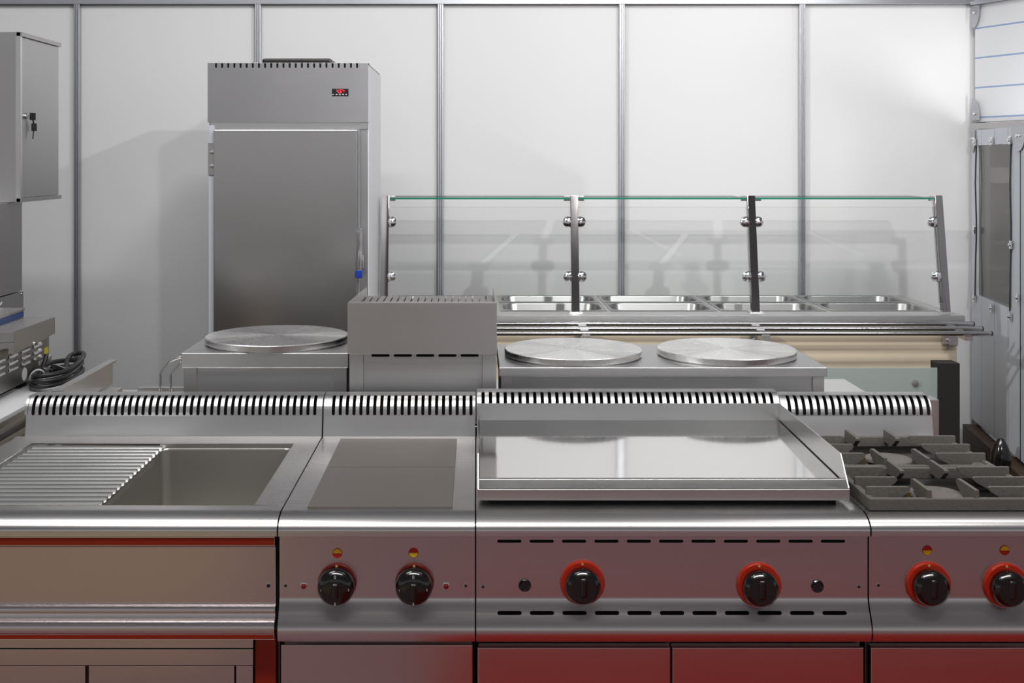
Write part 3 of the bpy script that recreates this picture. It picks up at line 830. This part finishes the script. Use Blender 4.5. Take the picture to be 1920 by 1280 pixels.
MB().box(-2.10, -1.50, 3.32, 3.88, 1.050, 1.100, .001).build('heating_body', M['dark'], mg)
MB().tube([(-2.0, 3.95, 1.15), (-1.62, 3.95, 1.15), (-1.60, 3.93, 1.145), (-1.60, 3.90, 1.13)], .006, 10).build('lid_bar', M['chrome'], mg)
MB().box(-1.44, -1.425, 3.895, 3.925, .950, .972, .004).build('cable_gland', M['bright'], mg)

cb = thing('power_cable', 'coiled black power cable with plug lying on the white counter top', 'cable', (-1.41, 3.80, .9))
pts = []
turns = 3
for i in range(turns*40+1):
    a = 2*PI*i/40+2.2; k = i/(turns*40)
    rx = .100-.006*math.sin(a*1.37+k*4); ry = .155-.010*math.cos(a*.8)
    z = .911+.020*k*2 + .030*(1+math.sin(a+.6))*.5*k+.008*math.sin(3*a)*k
    pts.append((-1.36+rx*math.cos(a)*.66, 3.80+ry*math.sin(a), z+(.045 if False else 0)))
pts = [(-1.415, 3.845, .985), (-1.405, 3.86, .975), (-1.40, 3.88, .955)] + [p for p in pts][6:]
pts.append((-1.33, 3.80, .945)); pts.append((-1.33, 3.79, .94))
# smooth
for _ in range(10):
    pts = [pts[0]]+[tuple((pts[i-1][k]+2*pts[i][k]+pts[i+1][k])/4 for k in range(3)) for i in range(1, len(pts)-1)]+[pts[-1]]
MB().tube(pts, .0075, 16).build('cable_coil', M['rubber'], cb)
e = Vector(pts[-1])
b = MB().lathe(e, (-.6, -.5, .2), [(.006, -.01), (.011, 0), (.014, .02), (.017, .035), (.017, .05), (0, .05)], 16)
pl_ = b.build('plug', M['knob'], cb)
dv = Vector((-.6, -.5, .2)).normalized(); b = MB()
for s_ in (-1, 1):
    o_ = e+dv*.05+Vector((0, 0, 1)).cross(dv)*.0095*s_; b.cyl(o_, o_+dv*.022, .0024, 8)
b.build('plug_pin', M['chrome'], pl_)
b = MB(); ring = [(-1.405+.016*math.cos(a), 3.74+.02*math.cos(a), .930+.024*math.sin(a)) for a in [2*PI*i/20 for i in range(21)]]
b.tube(ring, .0025, 6); b.build('cable_tie', M['white'], cb)

# tall steel column and wall cabinet
tc_ = thing('tall_steel_cabinet', 'tall dark steel cabinet under the wall cabinet at the left edge', 'cabinet', (-2.2, 4.5, 0))
MB().box(-2.7, -1.842, 4.15, 4.738, 1.097, 1.457, .002).build('upper_casing', M['dull'], tc_)
MB().box(-2.7, -1.838, 4.15, 4.742, .02, 1.093, .002).build('lower_casing', M['dull'], tc_)
MB().lathe((-1.838, 4.72, 1.085), (1, 0, 0), [(.005, 0), (.004, .003), (0, .004)], 12).build('screw', M['chrome'], tc_)
MB().box(-2.68, -1.86, 4.17, 4.72, 0, .021, 0).build('plinth', M['black'], tc_)
wc = thing('key_lock_cabinet', 'steel cabinet with locked right-hand door and hanging keys at upper left', 'cabinet', (-2.2, 4.8, 1.458))
MB().box(-2.6, -1.812, 4.60, 5.04, 1.458, 2.13, .002).build('cabinet_body', M['guard'], wc)
dr = MB().box(-1.811, -1.800, 4.625, 5.035, 1.476, 2.112, .002, 3).build('door', M['guard'], wc)
MB().box(-1.815, -1.795, 4.60, 4.618, 1.458, 2.13, .001).build('frame_edge', M['bright'], wc)
for z in (2.113, 1.459): MB().box(-1.812, -1.790, 4.60, 5.042, z, z+.016, .001).build('frame_edge', M['dull'], wc)
lk = MB().lathe((-1.80, 4.66, 1.80), (1, 0, 0), [(.011, 0), (.011, .008), (.008, .010), (0, .010)], 20).build('lock', M['chrome'], dr)
b = MB().obox((-1.785, 4.70, 1.80), (.3, 1, 0), (0, 0, 1), .016, .015, .004, .003); b.build('key', M['knob'], lk)
b = MB().obox((-1.785, 4.715, 1.758), (.2, 1, 0), (0, 0, 1), .016, .016, .004, .003); b.tube([(-1.785, 4.71, 1.745), (-1.785, 4.70, 1.71)], .003, 6); b.tube([(-1.785, 4.70, 1.79), (-1.785, 4.712, 1.772)], .003, 6); b.build('spare_key', M['knob'], lk)

# ------------------------------------------------------------------ fridge
fg = thing('upright_fridge', 'tall stainless steel upright fridge with red digital display', 'fridge', (-.82, 5.4, 0))
MB().box(-1.163, -.474, 5.11, 5.74, .13, 1.80, .003).build('cabinet_body', M['fridge'], fg)
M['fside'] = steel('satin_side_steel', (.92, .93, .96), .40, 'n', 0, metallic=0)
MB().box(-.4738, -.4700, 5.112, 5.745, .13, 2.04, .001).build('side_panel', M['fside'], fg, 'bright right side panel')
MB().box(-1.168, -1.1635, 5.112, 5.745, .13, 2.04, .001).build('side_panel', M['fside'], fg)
cs = slots(-1.1335, -.519, 24)
hd = MB().sheet([(5.16, 2.048), (5.088, 2.048), (5.088, 1.790), (5.11, 1.790)], -1.17, -.470, cs, [(.072+.0105-.003, .0042, .0145)]).build('header_panel', M['fridge'], fg, solid=.002)
MB().box(-1.166, -.4745, 5.10, 5.74, 1.80, 2.0468, 0).build('machine_housing', M['black'], fg)
MB().box(-.955, -.645, 5.2, 5.55, 2.047, 2.078, .01).build('compressor_cover', M['enamel'], fg)
ds = MB().box(-.6285, -.556, 5.084, 5.090, 1.903, 1.936, .001).build('display', M['knob'], fg)
# seven-segment reading 4.6 with degree C
def seg7(b, x, z, h, on, y=5.0834, w=None, sl=.0):
    w = w or h*.55; t = h*.11
    S = {'a': (x, x+w, z+h-t, z+h), 'd': (x, x+w, z, z+t), 'g': (x, x+w, z+h/2-t/2, z+h/2+t/2), 'f': (x, x+t, z+h/2, z+h), 'e': (x, x+t, z, z+h/2), 'b': (x+w-t, x+w, z+h/2, z+h), 'c': (x+w-t, x+w, z, z+h/2)}
    for k in on: q = S[k]; b.box(q[0], q[1], y-.0004, y+.0008, q[2], q[3], 0)
b = MB(); seg7(b, -.608, 1.917, .015, 'fgbc'); seg7(b, -.594, 1.917, .015, 'afgedc'); b.box(-.5985, -.5965, 5.083, 5.0845, 1.917, 1.919, 0)
seg7(b, -.583, 1.926, .006, 'abgf'); seg7(b, -.577, 1.921, .007, 'afed')
b.build('digits', M['led'], ds)
b = MB()
for i, w_ in enumerate((.005, .008, .008, .008, .006)): b.box(-.626+i*.0142, -.626+i*.0142+w_, 5.083, 5.0845, 1.909, 1.912, 0)
b.build('button_marks', M['white'], ds)
MB().box(-1.162, -.475, 5.10, 5.112, 1.760, 1.792, .001).build('door_lintel', M['bright'], fg)
b = MB().box(-1.1365, -.5145, 5.050, 5.098, .17, 1.757, .005, 3)
fd = b.build('door', M['fridge_door'], fg)
M['bluewhite'] = plain('pale_door_edge', (.66, .70, .76), .4, .2)
MB().box(-1.163, -1.138, 5.075, 5.108, .17, 1.775, .002).build('hinge_side_strip', M['bluewhite'], fg)
hg = MB().box(-1.165, -1.1385, 5.070, 5.0765, 1.56, 1.70, .001).build('hinge_plate', M['dull'], fg)
for z in (1.66, 1.60): MB().lathe((-1.147, 5.07, z), (0, -1, 0), [(.009, 0), (.008, .005), (0, .006)], 14).build('hinge_bolt', M['chrome'], hg)
M['seal'] = plain('grey_gasket', (.35, .35, .36), .6)
MB().box(-.5140, -.507, 5.075, 5.105, .17, 1.757, .001).build('door_gasket', M['seal'], fd)
b = MB().box(-.517, -.493, 5.030, 5.052, 1.175, 1.33, .004, 2); b.box(-.513, -.497, 5.018, 5.032, 1.14, 1.32, .004, 2)
hn = b.build('door_handle', M['chrome'], fd)
MB().box(-.520, -.490, 5.012, 5.040, 1.118, 1.152, .004, 2).build('handle_tip', M['blue'], hn, 'blue plastic handle tip')
MB().box(-.523, -.487, 5.046, 5.056, 1.155, 1.215, .003, 2).build('handle_bracket', M['chrome'], hn)
for lx in (-1.1, -.53):
    for ly in (5.17, 5.68): MB().cyl((lx, ly, 0), (lx, ly, .131), .022, 16).build('leg', M['chrome'], fg)

# ------------------------------------------------------------------ serving counter
sv = thing('serving_counter', 'long cream-fronted steel serving counter with glass sneeze guard and tray rails', 'counter', (.9, 5.9, 0))
CX0, CX1, CY0, CY1 = -.448, 2.277, 5.44, 6.26
rows_y = ((5.605, 5.915), (5.945, 6.235)); colx = [-.42+.528*i for i in range(6)]
xs = [CX0]; ys_ = [CY0]
cells = []
for i in range(5): cells.append((colx[i]+.014, colx[i+1]-.014))
b = MB()
def flat(x0, x1, y0, y1, z=.900): b._poly([(x0, y0, z), (x1, y0, z), (x1, y1, z), (x0, y1, z)], [(0, 1, 2, 3)])
flat(CX0, CX1, CY0, rows_y[0][0]); flat(CX0, CX1, rows_y[1][1], CY1); flat(CX0, CX1, rows_y[0][1], rows_y[1][0])
for y0, y1 in rows_y:
    ed = [CX0]+[v for c in cells for v in c]+[CX1]
    for i in range(0, len(ed), 2): flat(ed[i], ed[i+1], y0, y1)
b.build('counter_top', M['guard'], sv, solid=.002)
b = MB(); b.box(CX0, CX1, CY0-.0005, CY0+.002, .862, .9, .0008); b.box(CX1-.002, CX1, CY0, CY1, .862, .9, .0008); b.box(CX0, CX0+.002, CY0, CY1, .862, .9, .0008); b.box(CX0, CX1, CY1-.002, CY1, .862, .9, .0008)
b.build('top_fascia', M['guard'], sv)
MB().box(CX0+.02, CX1-.03, CY0+.02, CY1-.03, .10, .78, .001).build('front_panel', M['wood'], sv, 'cream laminate cabinet body')
MB().box(CX0+.02, CX1-.03, CY0+.02, CY0+.035, .78, .862, 0).build('upper_panel', M['wood'], sv)
MB().box(CX0+.04, CX1-.05, CY0+.05, CY1-.05, 0, .101, 0).build('plinth', M['black'], sv)
MB().box(2.205, 2.25, CY0+.012, CY0+.020, .76, .862, .001).build('corner_bracket', M['dull'], sv)
# pans
gi = 0
def pan(x0, x1, y0, y1):
    c = ((x0+x1)/2, (y0+y1)/2, .9)
    b = MB(); r = .075
    b2 = [(rrect(x0+.006, x1-.006, y0+.006, y1-.006, r), .9045), (rrect(x0+.012, x1-.012, y0+.012, y1-.012, r-.004), .898), (rrect(x0+.020, x1-.020, y0+.020, y1-.020, r-.008), .85), (rrect(x0+.03, x1-.03, y0+.03, y1-.03, r-.014), .838)]
    well(b, (x0-.006, x1+.006, y0-.006, y1+.006, .9025), b2)
    return b.build('food_pan', M['pan'], None, origin=c, sharp=55)
col_names = ['first', 'second', 'third', 'fourth', 'fifth']
src = None
for ri, (y0, y1) in enumerate(rows_y):
    for ci, (x0, x1) in enumerate(cells):
        if ci == 0 and ri == 0: pass
        row = 'front' if ri == 0 else 'back'
        if ci == 0 or src is None or True:
            if ci == 0:
                src = pan(x0, x1, y0, y1); p = src
            else:
                p = src.copy(); COL.objects.link(p); p.location = ((x0+x1)/2, (y0+y1)/2, .9)
        where = ['at the left end behind the grill', 'just left of the second guard post', 'just right of the second guard post', 'at the third guard post', 'at the right end'][ci]
        tag(p, 'empty steel food pan, %s row, %s' % (row, where), 'food pan', 'food pans in the serving counter')
# sneeze guard posts
yb, yt, zb, zt = 5.545, 5.645, .900, 1.452
dirv = Vector((0, yt-yb, zt-zb)).normalized(); nr = Vector((0, -dirv.z, dirv.y))
def at_h(z): return yb+(z-zb)/(zt-zb)*(yt-yb)
postx = [-.438, .471, 1.325, 2.228]
for i, x in enumerate(postx):
    b = MB(); c = Vector((x, (yb+yt)/2, (zb+zt)/2)); b.obox(c, (1, 0, 0), dirv, .0185, (zt-zb)/2*1.015, .018, .002)
    po = b.build('guard_post', M['mirror'], sv)
    MB().box(x-.032, x+.032, yb-.03, yb+.045, .9002, .908, .002).build('post_foot', M['bright'], po)
    sides = ([-1] if i == 3 else [1] if i == 0 else [-1, 1])
    for s_ in sides:
        for z in (1.328, 1.070):
            c = Vector((x+s_*.030, at_h(z)-.002, z))
            MB().lathe(c-nr*-.002, nr, [(.026, -.012), (.027, 0), (.024, .008), (.015, .014), (0, .016)], 28).build('glass_clamp', M['chrome'], po)
        MB().box(x+s_*.020-.004, x+s_*.045+.004 if s_ > 0 else x-.016, at_h(1.44)-.012, at_h(1.44)+.02, 1.428, 1.452, .002).build('shelf_bracket', M['chrome'], po) if s_ > 0 else MB().box(x-.049, x-.016, at_h(1.44)-.012, at_h(1.44)+.02, 1.428, 1.452, .002).build('shelf_bracket', M['chrome'], po)
for a, c_ in zip(postx, postx[1:]):
    xa, xb = a+.022, c_-.022
    z0, z1 = .935, 1.402
    c = Vector(((xa+xb)/2, at_h((z0+z1)/2)+.012, (z0+z1)/2))
    pane('front_glass', sv, c, (1, 0, 0), dirv, (xb-xa)/2, (z1-z0)/2, .003, M['glass_edge_pale'])
    pane('top_glass', sv, ((xa+xb)/2, 5.625+.16, 1.440), (1, 0, 0), (0, 1, 0), (xb-xa)/2, .16, .004, M['glass_edge'])
# tray rails
for y, z, xe in ((5.385, .870, 2.290), (5.295, .861, 2.292), (5.205, .8525, 2.294)):
    rl = MB().cyl((CX0, y, z), (xe, y, z), .0105, 20, .001).build('tray_rail', M['railm'], sv)
    MB().cyl((xe-.002, y, z), (xe+.006, y, z), .0115, 20, .002).build('end_cap', M['rubber'], rl)
for x in (.49, 1.29, 2.19):
    b = MB().prismx([(5.19, .822), (5.19, .842), (5.44, .860), (5.44, .838)], x-.018, x+.018)
    b.box(x-.018, x+.018, 5.425, 5.459, .77, .852, .002)
    br = b.build('rail_bracket', M['guard'], sv)
    MB().lathe((x, 5.425, .79), (0, -1, 0), [(.008, 0), (.007, .005), (0, .006)], 12).build('bolt', M['chrome'], br)

# black post with frosted glass
gs = thing('glass_screen_post', 'black square post with frosted glass screen bolted to its left', 'screen', (1.77, 4.41, 0))
MB().box(1.732, 1.814, 4.38, 4.455, 0, .863, .002).build('post', M['enamel'], gs)
M['blackpost'] = plain('matt_black_post', (.008, .007, .006), .8)
gs.children[0].data.materials[0] = M['blackpost']
MB().box(1.20, 1.7315, 4.385, 4.393, .15, .845, .001).build('glass_screen', M['frost'], gs)
MB().lathe((1.648, 4.385, .789), (0, -1, 0), [(.013, 0), (.013, .004), (.010, .010), (0, .011)], 6).build('bolt', M['alu'], gs)
MB().box(1.20, 1.24, 4.394, 4.43, 0, .84, .002).build('rear_post', M['blackpost'], gs)

# ------------------------------------------------------------------ lights
def spot(name, loc, target, energy, size=.12, cone=70, col=(1, 1, 1), blend=.4):
    l = bpy.data.lights.new(name, 'SPOT'); l.energy = energy; l.shadow_soft_size = size; l.spot_size = math.radians(cone); l.spot_blend = blend; l.color = col
    o = bpy.data.objects.new(name, l); COL.objects.link(o); o.location = loc
    o.rotation_euler = (Vector(target)-Vector(loc)).to_track_quat('-Z', 'Y').to_euler(); return o
def area(name, loc, target, energy, sx, sy, col=(1, 1, 1)):
    l = bpy.data.lights.new(name, 'AREA'); l.shape = 'RECTANGLE'; l.size = sx; l.size_y = sy; l.energy = energy; l.color = col
    o = bpy.data.objects.new(name, l); COL.objects.link(o); o.location = loc
    o.rotation_euler = (Vector(target)-Vector(loc)).to_track_quat('-Z', 'Y').to_euler(); return o
spot('spot_right_high', (3.35, .9, 3.95), (-1.6, 6.4, 1.6), 300, .05, 62, (1, .99, .98), .6)
spot('spot_centre', (1.35, -.7, 3.62), (.85, 6.4, 1.9), 345, .09, 56, (1, .995, .99), 1.0)
spot('fill_wall_wash', (1.0, 2.6, 4.7), (.9, 6.4, 1.6), 190, .30, 84, (1, 1, 1), 1.0)  # added soft fill to brighten and even out the back wall
area('fill_light_left', (-2.2, 2.6, 5.6), (-2.3, 5.6, .3), 62, 2.2, 1.4, (1, 1, 1))  # added fill, lifts the dark left wall and counter top
area('fill_light_right', (2.6, 3.0, 5.6), (2.4, 5.6, .3), 18, 1.6, 1.2, (1, 1, 1))  # added weak fill for the lower right of the wall
pl = bpy.data.lights.new('booth_fill_light', 'POINT'); pl.energy = 22; pl.shadow_soft_size = .1  # added light so the rack shows through the plastic window
po_ = bpy.data.objects.new('booth_fill_light', pl); COL.objects.link(po_); po_.location = (2.86, 5.35, 1.6)
spot('spot_left_low', (-3.3, 1.6, 3.4), (2.7, 5.6, 1.15), 430, .07, 44, (1, .99, .98), 1.0)
area('hall_light_row', (0, .5, 6.0), (0, .7, 0), 235, 5, .45, (1, .98, .96))

w = bpy.data.worlds.new('hall'); sc.world = w; w.use_nodes = True
N = w.node_tree.nodes; L = w.node_tree.links; bg = N['Background']
tc = N.new('ShaderNodeTexCoord'); sp = N.new('ShaderNodeSeparateXYZ'); L.new(tc.outputs['Generated'], sp.inputs[0])
cr = N.new('ShaderNodeValToRGB'); mr = N.new('ShaderNodeMapRange'); mr.inputs[1].default_value = -1; mr.inputs[2].default_value = 1
L.new(sp.outputs['Z'], mr.inputs[0]); L.new(mr.outputs[0], cr.inputs[0])
els = cr.color_ramp.elements
sc.cycles.caustics_reflective = False; sc.cycles.caustics_refractive = False
els[0].position = .0; els[0].color = (.08, .07, .07, 1)
els[1].position = 1.0; els[1].color = (.17, .17, .175, 1)
for p_, c_ in ((.44, (.10, .095, .095)), (.468, (.11, .105, .105)), (.487, (.32, .315, .32)), (.50, (.43, .43, .44)), (.56, (.43, .43, .45)), (.62, (.11, .11, .115)), (.84, (.08, .08, .085)), (.93, (.17, .17, .17))):
    e_ = els.new(p_); e_.color = (*c_, 1)
L.new(cr.outputs[0], bg.inputs[0]); bg.inputs[1].default_value = 1.0

# ------------------------------------------------------------------ camera
cam = bpy.data.cameras.new('camera'); co = bpy.data.objects.new('camera', cam); COL.objects.link(co)
co.location = (0, 0, CAMZ); co.rotation_euler = (PI/2, 0, 0)
cam.sensor_width = 36; cam.lens = 2190/1920*36
cam.shift_x = (960-893)/1920; cam.shift_y = -(640-300)/1920
sc.camera = co
sc.view_settings.view_transform = 'Standard'
sc.view_settings.look = 'None'
sc.view_settings.exposure = 0
